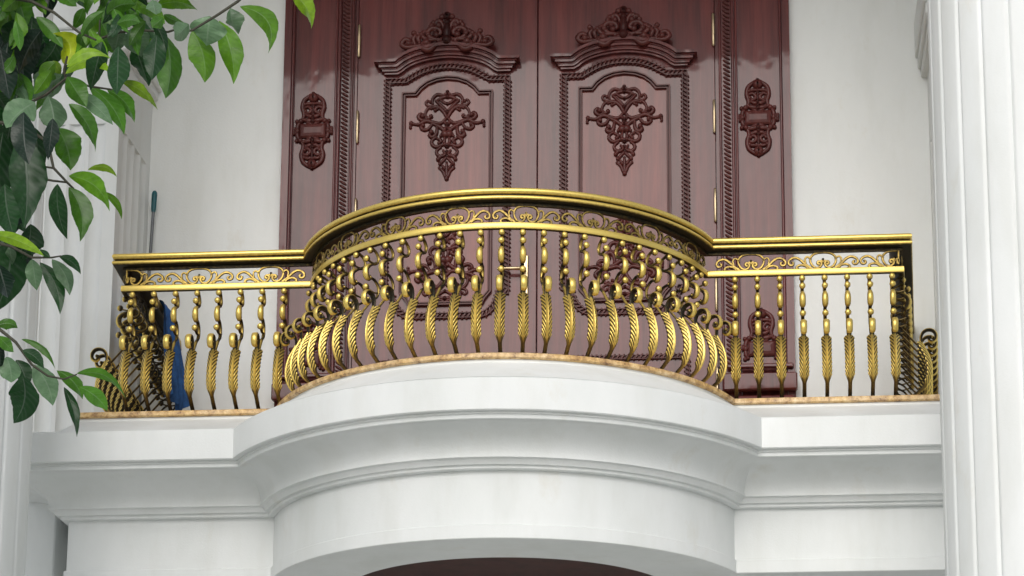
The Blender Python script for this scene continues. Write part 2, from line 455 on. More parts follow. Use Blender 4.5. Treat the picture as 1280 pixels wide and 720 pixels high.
# ================================================================== DOOR
DY = 1.585                                      # face of the leaves
dd = empty("double_door", (0, DY, -.06), "glossy carved mahogany double door with wide side panels at the back of the balcony", "door")
def dmap(cx, y0=DY): return lambda a, b, c: (cx + a, y0 - c, b)
def strokes(m, lst, f, sx, zc, x0, y0, c0=.012, rc=1.0, fy=-1, mirror=True, per=4):
    """carved relief: lst of (pixel points, pixel radius); sx metres per pixel"""
    for pts, r in lst:
        for sg in ((1, -1) if mirror else (1,)):
            P = cat([(sg * (x - x0) * sx, zc + fy * (y - y0) * sx) for x, y in pts], per) if len(pts) > 1 else None
            if P:
                n = len(P)
                m.ptube(P, [r * sx * (.75 + .45 * math.sin(math.pi * min(1, i / (n - 1) * 1.0))) for i in range(n)], [r * sx * rc * (.85 + .3 * math.sin(math.pi * i / (n - 1))) for i in range(n)], f, 8, c0)
                a, b = P[-1]; m.ball(a, b, c0 + r * sx * .3, r * sx * 1.35, r * sx * 1.35, r * sx * 1.15, f, 8, 6)
                a, b = P[0]; m.ball(a, b, c0, r * sx, r * sx, r * sx, f, 8, 5)
            else:
                x, y = pts[0]; m.ball(sg * (x - x0) * sx, zc + fy * (y - y0) * sx, c0, r * sx, r * sx, r * sx * .8, f, 10, 7)
BOUQ = [
 ([(308, 252), (272, 288), (215, 280), (172, 268), (122, 292), (72, 284)], 12), ([(80, 290), (66, 300), (66, 314)], 8),
 ([(182, 265), (164, 232), (174, 192), (205, 166), (242, 168), (250, 186), (232, 194)], 9),
 ([(175, 268), (140, 262), (120, 238), (136, 218), (150, 232)], 12), ([(172, 240), (188, 250), (205, 238)], 11),
 ([(215, 150), (214, 112), (245, 82), (288, 88), (314, 66)], 10), ([(250, 122), (285, 102), (314, 100)], 11),
 ([(216, 165), (186, 162), (168, 142), (182, 124), (198, 134)], 8), ([(205, 180), (250, 172), (286, 202), (305, 236), (315, 250)], 11),
 ([(238, 128), (270, 160), (300, 192), (314, 210)], 11), ([(262, 118), (292, 140), (314, 150)], 9),
 ([(215, 288), (190, 324), (156, 332), (136, 312), (152, 300)], 11), ([(212, 288), (262, 312), (300, 346), (314, 372)], 12),
 ([(400, 292), (368, 318), (335, 330), (314, 318)], 9),
 ([(247, 318), (242, 360), (220, 386), (196, 372), (208, 350)], 13), ([(300, 366)], 28), ([(272, 380), (290, 352), (300, 330)], 11),
 ([(242, 388), (214, 408), (214, 436), (240, 456), (276, 446), (300, 440)], 11), ([(250, 398), (275, 412), (262, 430)], 10), ([(300, 395), (296, 425), (312, 445)], 10),
 ([(272, 460), (245, 486), (255, 516), (290, 522), (314, 494)], 10), ([(314, 452)], 18), ([(290, 484), (302, 500)], 9),
 ([(285, 516), (266, 530), (256, 546)], 11), ([(314, 530), (290, 556), (270, 578)], 10), ([(264, 606), (290, 630), (304, 664), (312, 684)], 10),
 ([(314, 570), (314, 600), (312, 676)], 9), ([(285, 590), (300, 612)], 9), ([(298, 282), (314, 300)], 12)]
CREST = [
 ([(625, 118)], 52), ([(625, 200), (625, 300), (625, 420)], 46), ([(590, 120), (566, 130)], 26),
 ([(596, 290), (566, 206), (524, 176), (494, 206), (528, 236)], 28), ([(560, 410), (455, 392), (398, 330), (446, 268), (528, 280), (552, 330), (505, 352)], 28),
 ([(490, 300), (440, 240), (470, 200)], 24), ([(500, 408), (390, 402), (338, 345), (376, 306), (405, 340)], 26), ([(575, 445), (485, 478), (420, 530), (356, 510), (346, 460), (392, 440)], 34),
 ([(345, 470), (262, 482), (160, 492), (104, 450), (136, 396), (190, 408), (182, 446)], 28), ([(262, 470), (236, 392), (262, 352), (240, 318)], 24),
 ([(310, 440), (290, 380), (330, 340)], 26), ([(600, 318)], 26), ([(575, 395)], 24), ([(530, 420)], 26), ([(610, 440)], 30), ([(420, 450)], 30), ([(220, 440)], 22)]
MEDU = [
 ([(200, 70), (160, 96), (128, 128), (118, 182), (130, 226), (128, 262), (108, 292)], 15), ([(196, 104)], 36), ([(200, 130), (200, 200), (200, 268)], 12),
 ([(196, 150), (160, 150), (135, 158)], 12), ([(132, 186), (162, 176), (186, 206), (162, 228), (142, 214)], 12), ([(150, 240), (178, 255), (200, 240)], 14),
 ([(130, 280), (165, 288), (200, 292)], 16), ([(78, 292)], 16), ([(100, 300), (84, 330), (84, 372)], 14), ([(56, 352)], 16), ([(78, 350), (56, 372)], 12), ([(160, 305), (200, 318)], 10)]

def lobes(m, path, f, step=.03, w=.034, c0=.012):
    """carved rope: overlapping tilted lobes along path (a,b)"""
    d = 0; nxt = 0
    for (a0, b0), (a1, b1) in zip(path, path[1:]):
        l = math.hypot(a1 - a0, b1 - b0)
        if l < 1e-6: continue
        ta, tb = (a1 - a0) / l, (b1 - b0) / l
        while nxt <= d + l:
            q = nxt - d; a, b = a0 + ta * q, b0 + tb * q
            # tilted short tube across the band
            ha, hb = (-tb * .8 + ta * .55) * w * .8, (ta * .8 + tb * .55) * w * .8
            m.ptube([(a - ha, b - hb), (a - ha * .5, b - hb * .5), (a + ha * .5, b + hb * .5), (a + ha, b + hb)], [.004, .0095, .0095, .004], [.004, .011, .011, .004], f, 6, c0)
            nxt += step
        d += l
def band(m, path, f, w0, w1, c, cb=0.0):
    """flat strip along path between in-plane offsets w0..w1, front at c, with side walls"""
    n = len(path); A = []
    for i in range(n):
        a0, b0 = path[max(i - 1, 0)]; a1, b1 = path[min(i + 1, n - 1)]
        # mitred normal
        def nrm(p, q):
            l = math.hypot(q[0] - p[0], q[1] - p[1]) or 1; return (-(q[1] - p[1]) / l, (q[0] - p[0]) / l)
        n1 = nrm(path[i - 1], path[i]) if i else nrm(path[0], path[1]); n2 = nrm(path[i], path[i + 1]) if i < n - 1 else n1
        sa, sb = n1[0] + n2[0], n1[1] + n2[1]; k = 2 / max(.4, (sa * sa + sb * sb)); A.append((sa * k * .5 * 1.0, sb * k * .5 * 1.0))
        A[-1] = (sa * k / 2 * 1.0, sb * k / 2 * 1.0)
    rows = []
    for w, cc in ((w0, cb), (w0, c), (w1, c), (w1, cb)):
        rows.append([f(p[0] + q[0] * w, p[1] + q[1] * w, cc) for p, q in zip(path, A)])
    ids = m.loft(rows, False, True)
    m.face([r[0] for r in ids], False); m.face([r[-1] for r in ids][::-1], False)

ARCH = [(-.21, 0), (-.175, .045), (-.13, .08), (-.07, .103), (0, .112), (.07, .103), (.13, .08), (.175, .045), (.21, 0)]
def leaf(sg):
    cx = .598 * sg if sg > 0 else -.590
    xa, xb = (.0195, 1.203) if sg > 0 else (-1.203, .0135)
    f = dmap(cx)
    m = MB(); m.cbox(xa, xb, DY, DY + .06, -.05, 4.05, .003)
    lf = m.build("door_leaf", M_WOOD, dd, 0)
    # raised field with inner moulding
    zt, zb = 2.634, 1.17
    inner = [(-.20, zb), (-.235, zb), (-.25, zb + .03), (-.287, zb + .075)] + [(-.287, zt), (-.222, zt)] + [(a, zt + b) for a, b in ARCH] + [(.222, zt), (.287, zt), (.287, zb + .075), (.25, zb + .03), (.235, zb), (.20, zb)]
    closed = inner + [(-.20, zb)]
    m = MB(); ids = [m.add(f(a, b, .003)) for a, b in inner]; m.face(ids, False); m.build("field_panel", M_WOOD3, lf, 0)
    m = MB()
    band(m, closed, f, -.008, .008, .024); band(m, closed, f, .012, .022, .012); band(m, closed, f, .024, .042, .030)
    P = []
    for p, q in zip(closed, closed[1:]): P += [(lerp(p[0], q[0], k / 3), lerp(p[1], q[1], k / 3)) for k in range(3)]
    m.ptube(P + [closed[-1]], .006, .008, f, 6, .016)
    m.build("panel_moulding", M_WOOD2, lf, 40)
    # bead border
    bz = 2.742
    top = [(-.405, bz), (-.30, bz)] + cat([(-.285, bz), (-.235, bz + .03), (-.17, bz + .065), (-.09, bz + .088), (0, bz + .096), (.09, bz + .088), (.17, bz + .065), (.235, bz + .03), (.285, bz)], 3) + [(.30, bz), (.405, bz)]
    bot = [(.405, 1.235), (.36, 1.235)] + cat([(.355, 1.225), (.33, 1.15), (.28, 1.095), (.235, 1.078)], 4) + [(-x, z) for x, z in reversed(cat([(.355, 1.225), (.33, 1.15), (.28, 1.095), (.235, 1.078)], 4))] + [(-.36, 1.235), (-.405, 1.235)]
    path = [(-.405, 1.235)] + top + bot
    path = path[:1] + [(-.405, lerp(1.235, bz, k / 8)) for k in range(1, 8)] + path[1:]
    m = MB(); band(m, path, f, -.038, -.027, .026); band(m, path, f, .027, .036, .022); band(m, path, f, -.027, .027, .005); lobes(m, path, f, .030, .044, .010)
    low = [(-.405, .22), (-.405, .765), (.405, .765), (.405, .22), (-.405, .22)]
    band(m, low, f, -.030, -.022, .020); band(m, low, f, .022, .030, .016); band(m, low, f, -.023, .023, .004); lobes(m, low, f, .03, .036, .007)
    m.build("bead_border", M_WOOD2, lf, 40)
    # cornice above the panel
    m = MB()
    for h0, h1, c, e in ((0, .022, .03, .0), (.024, .044, .045, .014), (.046, .058, .05, .02), (.06, .088, .066, .035), (.09, .102, .074, .045), (.104, .136, .092, .065)):
        E = .425 + e
        core = cat([(-.315, 2.792), (-.27, 2.83), (-.20, 2.862), (-.10, 2.885), (0, 2.893), (.10, 2.885), (.20, 2.862), (.27, 2.83), (.315, 2.792)], 3)
        P = [(-E, 2.785), (-.335, 2.785)] + core[1:-1] + [(.335, 2.785), (E, 2.785)]
        band(m, P, f, h0 * 1.25, h1 * 1.25, c)
    m.build("panel_cornice", M_WOOD, lf, 30)
    m = MB(); strokes(m, CREST, f, .000585, 2.932, 625, 530, .075, .9); m.build("carved_crest", M_WOOD2, lf, 0)
    m = MB(); strokes(m, BOUQ, f, .00100, 2.03, 314, 690, .010, .9); m.build("carved_ornament", M_WOOD2, lf, 0)
    m = MB(); strokes(m, BOUQ, f, .00100, 1.79, 314, 690, .010, .9, fy=1); m.build("carved_ornament", M_WOOD2, lf, 0)
    hx = 1.196 * sg
    for z in (3.045, 2.425, 1.80, 1.185, .57):
        m = MB(); m.lathe(hx, DY - .014, [(.004, z - .122), (.010, z - .112), (.010, z - .035), (.0112, z - .034), (.0112, z + .034), (.010, z + .035), (.010, z + .105), (.004, z + .115)], 12)
        m.build("hinge", M_BRASS, lf, 40)
    if sg < 0:
        m = MB(); m.cbox(-.092, -.038, DY - .014, DY - .0005, 1.05, 1.485, .006)
        h = m.build("lock_plate", M_BRASS, lf, 40)
        m = MB(); m.tube3([(-.065, DY - .012, 1.372), (-.065, DY - .06, 1.372), (-.085, DY - .07, 1.372), (-.16, DY - .07, 1.374), (-.238, DY - .06, 1.378)], [.016, .013, .013, .011, .009], 10)
        m.build("lever_handle", M_BRASS, lf, 60)
    return lf
leaf(-1); leaf(1)
# frame
m = MB()
for sg in (-1, 1):
    def bb(x0, x1, y, z0=-.06, z1=4.1):
        a, b = sorted((sg * x0, sg * x1)); m.box(a, b, y, WALLY + .05, z0, z1)
    bb(1.207, 1.225, 1.592); bb(1.2255, 1.252, 1.572); bb(1.2525, 1.312, 1.562); bb(1.3125, 1.333, 1.545); bb(1.3335, 1.356, 1.557)
    bb(1.3565, 1.630, 1.578); bb(1.6305, 1.652, 1.556); bb(1.6525, 1.702, 1.545)
    for x, r, y in ((1.238, .010, 1.573), (1.322, .011, 1.546), (1.345, .009, 1.558), (1.641, .010, 1.557)):
        m.tube3([(sg * x, y, -.06), (sg * x, y, 4.1)], r, 10)
m.box(-1.69, 1.69, 1.562, WALLY + .05, 4.1005, 4.3); m.box(-1.26, 1.26, DY + .065, DY + .08, -.06, 4.1)
fr = m.build("door_frame", M_WOOD, dd, 40)
for sg in (-1, 1):
    m = MB(); f = dmap(0, 1.565); lobes(m, [(sg * 1.282, .70), (sg * 1.282, 4.08)], f, .03, .036, .006); m.build("bead_strip", M_WOOD2, fr, 0)
    cxm = -1.498 if sg < 0 else 1.486
    f = dmap(cxm, 1.576)
    for zc, full in ((2.402, True), (.80, False)):
        m = MB(); strokes(m, MEDU, f, .00089, zc, 200, 370, .008, .9)
        lower = MEDU if full else MEDU[8:9] + MEDU[7:8]
        strokes(m, lower, f, .00089, zc, 200, 370, .008, .9, fy=1)
        rows = []
        for c, e in ((0, 0), (.012, 0), (.020, .012), (.024, .03)):
            x, z = .088 - e, .05 - e; rows.append([f(-x, zc - z, c), f(x, zc - z, c), f(x, zc + z, c), f(-x, zc + z, c)])
        ids = m.loft(rows, True, False); m.face(ids[-1], False)
        m.build("carved_medallion", M_WOOD2, fr, 0)
    a, b = sorted((sg * 1.235, sg * 1.712)); m = MB()
    m.cbox(a, b, 1.485, 1.5445, .50, .615, .008); a2, b2 = sorted((sg * 1.26, sg * 1.69)); m.cbox(a2, b2, 1.51, 1.5445, .655, .685, .008); m.cbox(a2, b2, 1.515, 1.5445, -.06, .47, .008)
    m.build("plinth", M_WOOD, fr, 0)

# ================================================================== RAILING
RB, YB, XS = 1.2128, .338, 2.30
rl = empty("balcony_railing", (0, 0, -.06), "antique gold cast metal railing with bowed belly balusters round the balcony edge", "railing")
def flat_map(s, z, c): return (s, -c, z)
def arc_map(s, z, c):
    p = s / RB; q = RB + c; return (q * math.sin(p), YB - q * math.cos(p), z)
SA, SB = (XS, 0.0), (XS + .11, WALLY - .004)
SL = math.hypot(SB[0] - SA[0], SB[1] - SA[1]); SD = ((SB[0] - SA[0]) / SL, (SB[1] - SA[1]) / SL)
def side_map(sg): return lambda s, z, c: (sg * (SA[0] + SD[0] * s + SD[1] * c), SA[1] + SD[1] * s - SD[0] * c, z)
def rpath(o, z):
    h = YB + o; Rr = RB + o; ph = math.acos(h / Rr); xj = Rr * math.sin(ph)
    a, b = (SA[0] + o, -o), (SB[0] + o, SB[1])
    P = [(-b[0], b[1]), (-a[0], a[1])] + [(lerp(-a[0], -xj, k / 4), -o) for k in range(1, 4)]
    P += [(Rr * math.sin(lerp(-ph, ph, k / 80)), YB - Rr * math.cos(lerp(-ph, ph, k / 80))) for k in range(81)]
    P += [(lerp(xj, a[0], k / 4), -o) for k in range(1, 4)] + [a, b]
    return [(x, y, z) for x, y in P]
def rail(name, prof, gl, sharp=40):
    m = MB(); rows = [rpath(o, z) for o, z in prof]
    ids = m.loft(rows + [rows[0]], False, True, gl + [gl[0]])
    return m.build(name, M_GOLD, rl, sharp, ("gold",))
pr_, gl_ = [], []
def rr(o, z, gv): pr_.append((o, z)); gl_.append(gv)
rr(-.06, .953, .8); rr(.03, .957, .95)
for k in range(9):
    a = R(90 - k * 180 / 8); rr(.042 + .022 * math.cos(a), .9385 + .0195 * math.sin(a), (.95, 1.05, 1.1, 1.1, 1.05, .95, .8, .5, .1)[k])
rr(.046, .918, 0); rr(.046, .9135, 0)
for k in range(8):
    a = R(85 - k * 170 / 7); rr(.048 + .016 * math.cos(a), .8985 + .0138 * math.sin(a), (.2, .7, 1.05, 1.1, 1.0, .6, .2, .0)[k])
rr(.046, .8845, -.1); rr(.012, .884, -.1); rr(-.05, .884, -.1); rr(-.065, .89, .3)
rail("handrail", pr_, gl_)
rail("frieze_top_rail", [(-.011, .883), (.011, .883), (.011, .868), (-.011, .868)], [0, 0, .05, 0])
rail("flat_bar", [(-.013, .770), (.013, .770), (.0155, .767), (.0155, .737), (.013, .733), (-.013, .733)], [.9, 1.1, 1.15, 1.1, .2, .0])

FR = [
 ([(30, 56), (42, 46), (55, 54), (54, 72), (38, 80), (21, 68), (16, 44), (36, 16), (70, 8), (105, 30), (129, 80), (124, 126), (95, 158), (50, 173), (0, 176)], 7.5, 1),
 ([(118, 4), (158, 30), (195, 66), (235, 105), (275, 125), (314, 118), (344, 92), (349, 60), (330, 41), (306, 46), (300, 68), (318, 74)], 8, 1),
 ([(150, 8), (184, 35), (225, 43), (260, 30), (270, 10), (252, 4)], 7.5, 1),
 ([(122, 98), (143, 126), (168, 130), (184, 102), (174, 60)], 6, 0),
 ([(0, 66), (10, 84), (26, 88)], 6, 0), ([(0, 80), (0, 112)], 6, 0)]
def frieze(name, f, centers, lo, hi, k, parent):
    m = MB(); u = .000524
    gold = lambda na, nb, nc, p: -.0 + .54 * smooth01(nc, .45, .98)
    for c in centers:
        for pts, r, dot in FR:
            for sg in (1, -1):
                P = [(c + sg * x * u * k, .772 + z * u * 1.05) for x, z in cat(pts, 3)]
                P = [p for p in P if lo <= p[0] <= hi]
                if len(P) < 3: continue
                n = len(P); rr_ = [r * 2.05 * u * (1.1 - .25 * i / n) for i in range(n)]
                m.ptube(P, rr_, [.008] * n, f, 6, 0, gold)
                if dot and P[-1] and len(P) > 6:
                    a, b = P[-1] if pts[0][0] > 100 else P[0]
                    m.ball(a, b, .002, 11 * u, 11 * u, .009, f, 7, 5, gold)
        m.ball(c, .772 + 62 * u, .002, 8 * u, 8 * u, .01, f, 7, 5, gold) if lo < c < hi else None
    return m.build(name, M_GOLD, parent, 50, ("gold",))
xj = math.sqrt(RB ** 2 - YB ** 2)
frieze("scroll_frieze", flat_map, (-2.268, -1.848, -1.416), -XS + .012, -xj - .005, 1.10, rl)
frieze("scroll_frieze", flat_map, (2.268, 1.848, 1.428), xj + .005, XS - .012, 1.10, rl)
frieze("scroll_frieze", arc_map, [(k - 3.5) * .385 for k in range(8)], -1.54, 1.54, 1.0, rl)
for sg in (-1, 1):
    frieze("scroll_frieze", side_map(sg), [.19 + .42 * k for k in range(4)], .012, SL - .01, 1.10, rl)

# ---- one baluster: scrolled stem (local u = +X outward, z up, y across) and its feather leaf
def bal_meshes():
    f = lambda a, b, c: (a, c, b)
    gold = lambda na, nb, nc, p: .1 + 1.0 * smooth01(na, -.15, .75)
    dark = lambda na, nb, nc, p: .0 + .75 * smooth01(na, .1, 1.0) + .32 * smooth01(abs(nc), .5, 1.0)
    m = MB()
    s1 = cat([(0, .737), (-.010, .728), (-.044, .708), (-.060, .678), (-.046, .646), (-.012, .632), (.004, .628)], 4)
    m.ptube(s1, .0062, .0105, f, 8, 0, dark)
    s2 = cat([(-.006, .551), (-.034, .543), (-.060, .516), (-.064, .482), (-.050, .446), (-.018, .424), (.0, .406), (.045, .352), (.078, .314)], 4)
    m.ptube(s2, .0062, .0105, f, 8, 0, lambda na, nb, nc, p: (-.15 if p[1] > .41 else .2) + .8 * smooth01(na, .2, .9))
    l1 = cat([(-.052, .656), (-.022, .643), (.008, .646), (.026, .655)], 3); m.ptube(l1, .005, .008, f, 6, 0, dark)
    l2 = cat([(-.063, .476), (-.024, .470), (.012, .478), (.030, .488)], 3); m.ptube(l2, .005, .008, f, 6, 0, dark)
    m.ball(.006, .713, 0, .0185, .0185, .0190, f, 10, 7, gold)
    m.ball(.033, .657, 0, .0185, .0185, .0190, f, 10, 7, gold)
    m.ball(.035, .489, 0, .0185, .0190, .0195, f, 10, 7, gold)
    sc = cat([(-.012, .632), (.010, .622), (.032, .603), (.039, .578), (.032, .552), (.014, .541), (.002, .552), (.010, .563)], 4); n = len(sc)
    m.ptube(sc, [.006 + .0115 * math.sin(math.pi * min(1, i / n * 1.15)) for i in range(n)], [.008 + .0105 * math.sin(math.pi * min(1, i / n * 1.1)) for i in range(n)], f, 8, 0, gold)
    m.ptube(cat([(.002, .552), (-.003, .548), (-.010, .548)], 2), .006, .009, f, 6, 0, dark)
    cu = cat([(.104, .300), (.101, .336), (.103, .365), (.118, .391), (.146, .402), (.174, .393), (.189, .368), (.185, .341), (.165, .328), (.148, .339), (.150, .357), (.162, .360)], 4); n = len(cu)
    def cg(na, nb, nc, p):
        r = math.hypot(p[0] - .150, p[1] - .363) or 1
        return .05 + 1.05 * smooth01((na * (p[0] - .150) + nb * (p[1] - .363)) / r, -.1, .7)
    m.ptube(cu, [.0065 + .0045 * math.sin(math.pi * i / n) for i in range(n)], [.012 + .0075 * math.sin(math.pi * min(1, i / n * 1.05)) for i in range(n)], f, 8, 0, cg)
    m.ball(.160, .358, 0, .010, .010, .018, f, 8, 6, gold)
    spine = m.mesh("baluster", M_GOLD, 45, ("gold",))
    # feather leaf
    m = MB()
    sp = cat([(.103, .334), (.122, .296), (.143, .252), (.157, .200), (.160, .148), (.151, .102), (.126, .060), (.080, .024), (.026, -.014), (-.035, -.045)], 13)
    n = len(sp); NS = 40
    front, back = [], []
    for i, (u, z) in enumerate(sp):
        t = i / (n - 1); a0, b0 = sp[max(i - 1, 0)]; a1, b1 = sp[min(i + 1, n - 1)]
        ta, tb = a1 - a0, b1 - b0; l = math.hypot(ta, tb); nu, nz = -tb / l, ta / l
        if nu < 0: nu, nz = -nu, -nz
        leafy = 1 - smooth01(t, .61, .74)
        W = lerp(.0115, .0275 * (1.0 + .10 * math.exp(-t * 14)), leafy); D = lerp(.006, .027, leafy)
        rf, rb = [], []
        for k in range(NS + 1):
            s_ = -1 + 2 * k / NS; q = abs(s_)
            ph = t * 15 + q * 2.4
            fr = ph % 1.0
            rib = (.5 - .5 * math.cos(2 * math.pi * fr)) * leafy
            edge = 1 + .13 * (fr - .5) * q * leafy
            ridge = .006 * math.exp(-((q - .16) / .12) ** 2)
            off = -D * q ** 1.35 + rib * .0052 * smooth01(q, .22, .5) + ridge
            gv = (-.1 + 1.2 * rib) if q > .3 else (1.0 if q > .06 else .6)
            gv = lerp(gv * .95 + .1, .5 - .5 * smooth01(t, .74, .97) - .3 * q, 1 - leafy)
            lat = W * s_ * edge
            rf.append(m.add((u + nu * off, lat, z + nz * off), gv))
            ob = off - .006 - rib * .001
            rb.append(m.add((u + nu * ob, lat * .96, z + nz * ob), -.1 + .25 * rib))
        front.append(rf); back.append(rb)
    for i in range(n - 1):
        for k in range(NS):
            m.face((front[i][k], front[i][k + 1], front[i + 1][k + 1], front[i + 1][k]))
            m.face((back[i][k], back[i + 1][k], back[i + 1][k + 1], back[i][k + 1]))
        m.face((front[i][0], front[i + 1][0], back[i + 1][0], back[i][0])); m.face((front[i][NS], back[i][NS], back[i + 1][NS], front[i + 1][NS]))
    for r in (0, n - 1):
        for k in range(NS): m.face((front[r][k], back[r][k], back[r][k + 1], front[r][k + 1]))
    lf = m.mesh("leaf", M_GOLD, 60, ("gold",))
    return spine, lf
ME_SP, ME_LF = bal_meshes()
spots = []
for k in range(8):
    for sg in (-1, 1): spots.append((sg * (1.333 + .1304 * k), 0, -math.pi / 2))
for k in range(13):
    for sg in (-1, 1):
        p = sg * (k + .5) * .0959; spots.append((RB * math.sin(p), YB - RB * math.cos(p), -math.pi / 2 + p))
for k in range(12):
    for sg in (-1, 1):
        q = .07 + .128 * k; ang = math.atan2(-SD[0], SD[1])
        spots.append((sg * (SA[0] + SD[0] * q), SD[1] * q, ang if sg > 0 else math.pi - ang))
b0 = bpy.data.objects.new("baluster", ME_SP); COL.objects.link(b0); b0.parent = rl
l0 = bpy.data.objects.new("leaf", ME_LF); COL.objects.link(l0); l0.parent = b0
for i, (x, y, a) in enumerate(spots):
    b = b0 if i == 0 else b0.copy()
    if i:
        COL.objects.link(b); l = l0.copy(); COL.objects.link(l); l.parent = b; b.parent = rl
    b.location = (x, y, .06); b.rotation_euler = (0, 0, a)

# ================================================================== things left on the balcony
t = empty("pole", (-2.545, 1.4, -.06), "thin dark pole with a teal grip leaning against the wall in the left corner", "pole")
a, b_ = px(193.5, 239, 1.52), px(187, 330, 1.49)
d = b_ - a; bot = a + d * ((-.05 - a.z) / d.z)
m = MB(); m.tube3([a + d * .27, bot], .011, 10); m.build("shaft", M_STEEL, t, 50)
m = MB(); m.tube3([a, a + d * .02, a + d * .05, a + d * .25, a + d * .29], [.010, .017, .019, .017, .013], 12); m.build("grip", M_TEAL, t, 50)
m = MB()   # blue cloth slung over the left side rail, hanging in folds on the inner side
rows = []
path = [(-2.385, .74), (-2.387, .86), (-2.375, .955), (-2.33, .972), (-2.27, .972), (-2.222, .962), (-2.206, .92), (-2.203, .80), (-2.20, .66), (-2.195, .52), (-2.19, .40), (-2.188, .30)]
path = cat(path, 3); NP = len(path)
for i, (x0, z0) in enumerate(path):
    t_ = i / (NP - 1); hang = smooth01(t_, .45, 1.0); row = []
    for k in range(49):
        s_ = k / 48
        fold = (.014 * math.sin(s_ * 17 + 1.2 * math.sin(t_ * 3)) + .007 * math.sin(s_ * 43 + t_ * 4)) * (.25 + 1.3 * hang)
        y = .93 + (s_ - .5) * lerp(.26, .22, hang) + .02 * math.sin(t_ * 5 + s_ * 4)
        row.append((x0 - .062 + (fold + (.02 + .09 * s_) * hang if t_ > .4 else -abs(fold)), y, z0 + (.05 * math.sin(s_ * 7 + .6) + .04 * s_) * hang * t_ + .004 * math.sin(s_ * 20)))
    rows.append(row)
m.loft(rows); m.loft([[(x - .005, y, z - .003) for x, y, z in r] for r in rows])
cl = m.build("cloth", M_BLUE, None, 0, ("open",)); tag(cl, "crumpled blue cloth hanging inside the left end of the gold railing", "cloth")

# ================================================================== TREE
tr = empty("tree", (-3.3, -4.6, GROUND), "broad-leaved tree with drooping glossy green leaves at the upper left", "tree")
TINT = {'d': (.013, .05, .014), 'm': (.05, .145, .014), 'g': (.085, .21, .012), 'l': (.17, .30, .016), 'y': (.34, .42, .02), 'p': (.11, .19, .105), 'k': (.007, .022, .012)}  # own greens, with crown shade in the darkest and sky gloss in the pale
def wl(t): return (max(0, math.sin(math.pi * min(1, t) ** .9)) ** .9) * (1 - .22 * t) * 1.12 + .03 * (1 - t)
def leaf3(m, P, side, W, tint, fold=.25):
    """leaf along the 3-D midrib P; side = unit vector across; W full width"""
    n = len(P); var = random.uniform(.75, 1.25); tc = tuple(c * var for c in tint); rows = []
    SV = [-1, -.8, -.58, -.36, -.17, -.06, -.03, .03, .06, .17, .36, .58, .8, 1]; NS = len(SV) - 1
    tws = random.uniform(-.8, .8); w_ph = random.uniform(0, 6); cup = random.uniform(-.25, .3)
    for i, p in enumerate(P):
        t = i / (n - 1); d = (P[min(i + 1, n - 1)] - P[max(i - 1, 0)]).normalized()
        sd = (side - d * side.dot(d)).normalized(); nn = sd.cross(d); ca, sa = math.cos(tws * t), math.sin(tws * t); sd = sd * ca + nn * sa; nn = sd.cross(d)
        w = W * .5 * wl(t) if 0 < t < 1 else .0008
        row = []
        for s_ in SV:
            q = abs(s_)
            vph = (t * 9 - q * 1.3) % 1.0; vein = max(0, 1 - abs(vph - .5) * 5) * (.5 if q > .05 else 0) * (1 - .4 * q)
            pil = math.cos((vph - .5) * 2 * math.pi) * -.035 * w * min(1, q * 2.5)
            if q < .05: vein = 1
            wav = (.09 * math.sin(t * 11 + w_ph + s_ * 1.5) + .05 * math.sin(t * 23 + w_ph * 2 - s_)) * w * q * q
            row.append(m.add(p + sd * (w * s_ * (1 - fold * .2 * q)) + nn * (fold * w * (q - cup * q * q) + wav + pil), 1, tc, vein))
        rows.append(row)
    for a, b in zip(rows, rows[1:]):
        for k in range(NS): m.face((a[k], a[k + 1], b[k + 1], b[k]))
def pleaf(m, bx, by, tx, ty, w, tint, bend=0., Y=None, dep=None):
    Y = Y if Y is not None else -4.1 + random.uniform(-.45, .35)
    dep = dep if dep is not None else random.uniform(-.10, .06)
    L = math.hypot(tx - bx, ty - by); nx, ny = -(ty - by) / L, (tx - bx) / L; crl = random.uniform(-.09, .09)
    P = []
    for i in range(31):
        t = i / 30; k = bend * 4 * t * (1 - t)
        P.append(px(lerp(bx, tx, t) + nx * k, lerp(by, ty, t) + ny * k, Y + dep * t + crl * t * t))
    d = (P[-1] - P[0]).normalized(); view = (P[15] - CLOC).normalized()
    side = d.cross(view).normalized(); tilt = random.uniform(-.45, .45)
    side = (side + view * tilt).normalized()
    sc = (P[0] - CLOC).length / CF * 1.03
    leaf3(m, P, side, w * sc * .98 / math.sqrt(max(.3, 1 - tilt * tilt / (1 + tilt * tilt))), TINT[tint], random.uniform(.1, .5))
    return P[0]
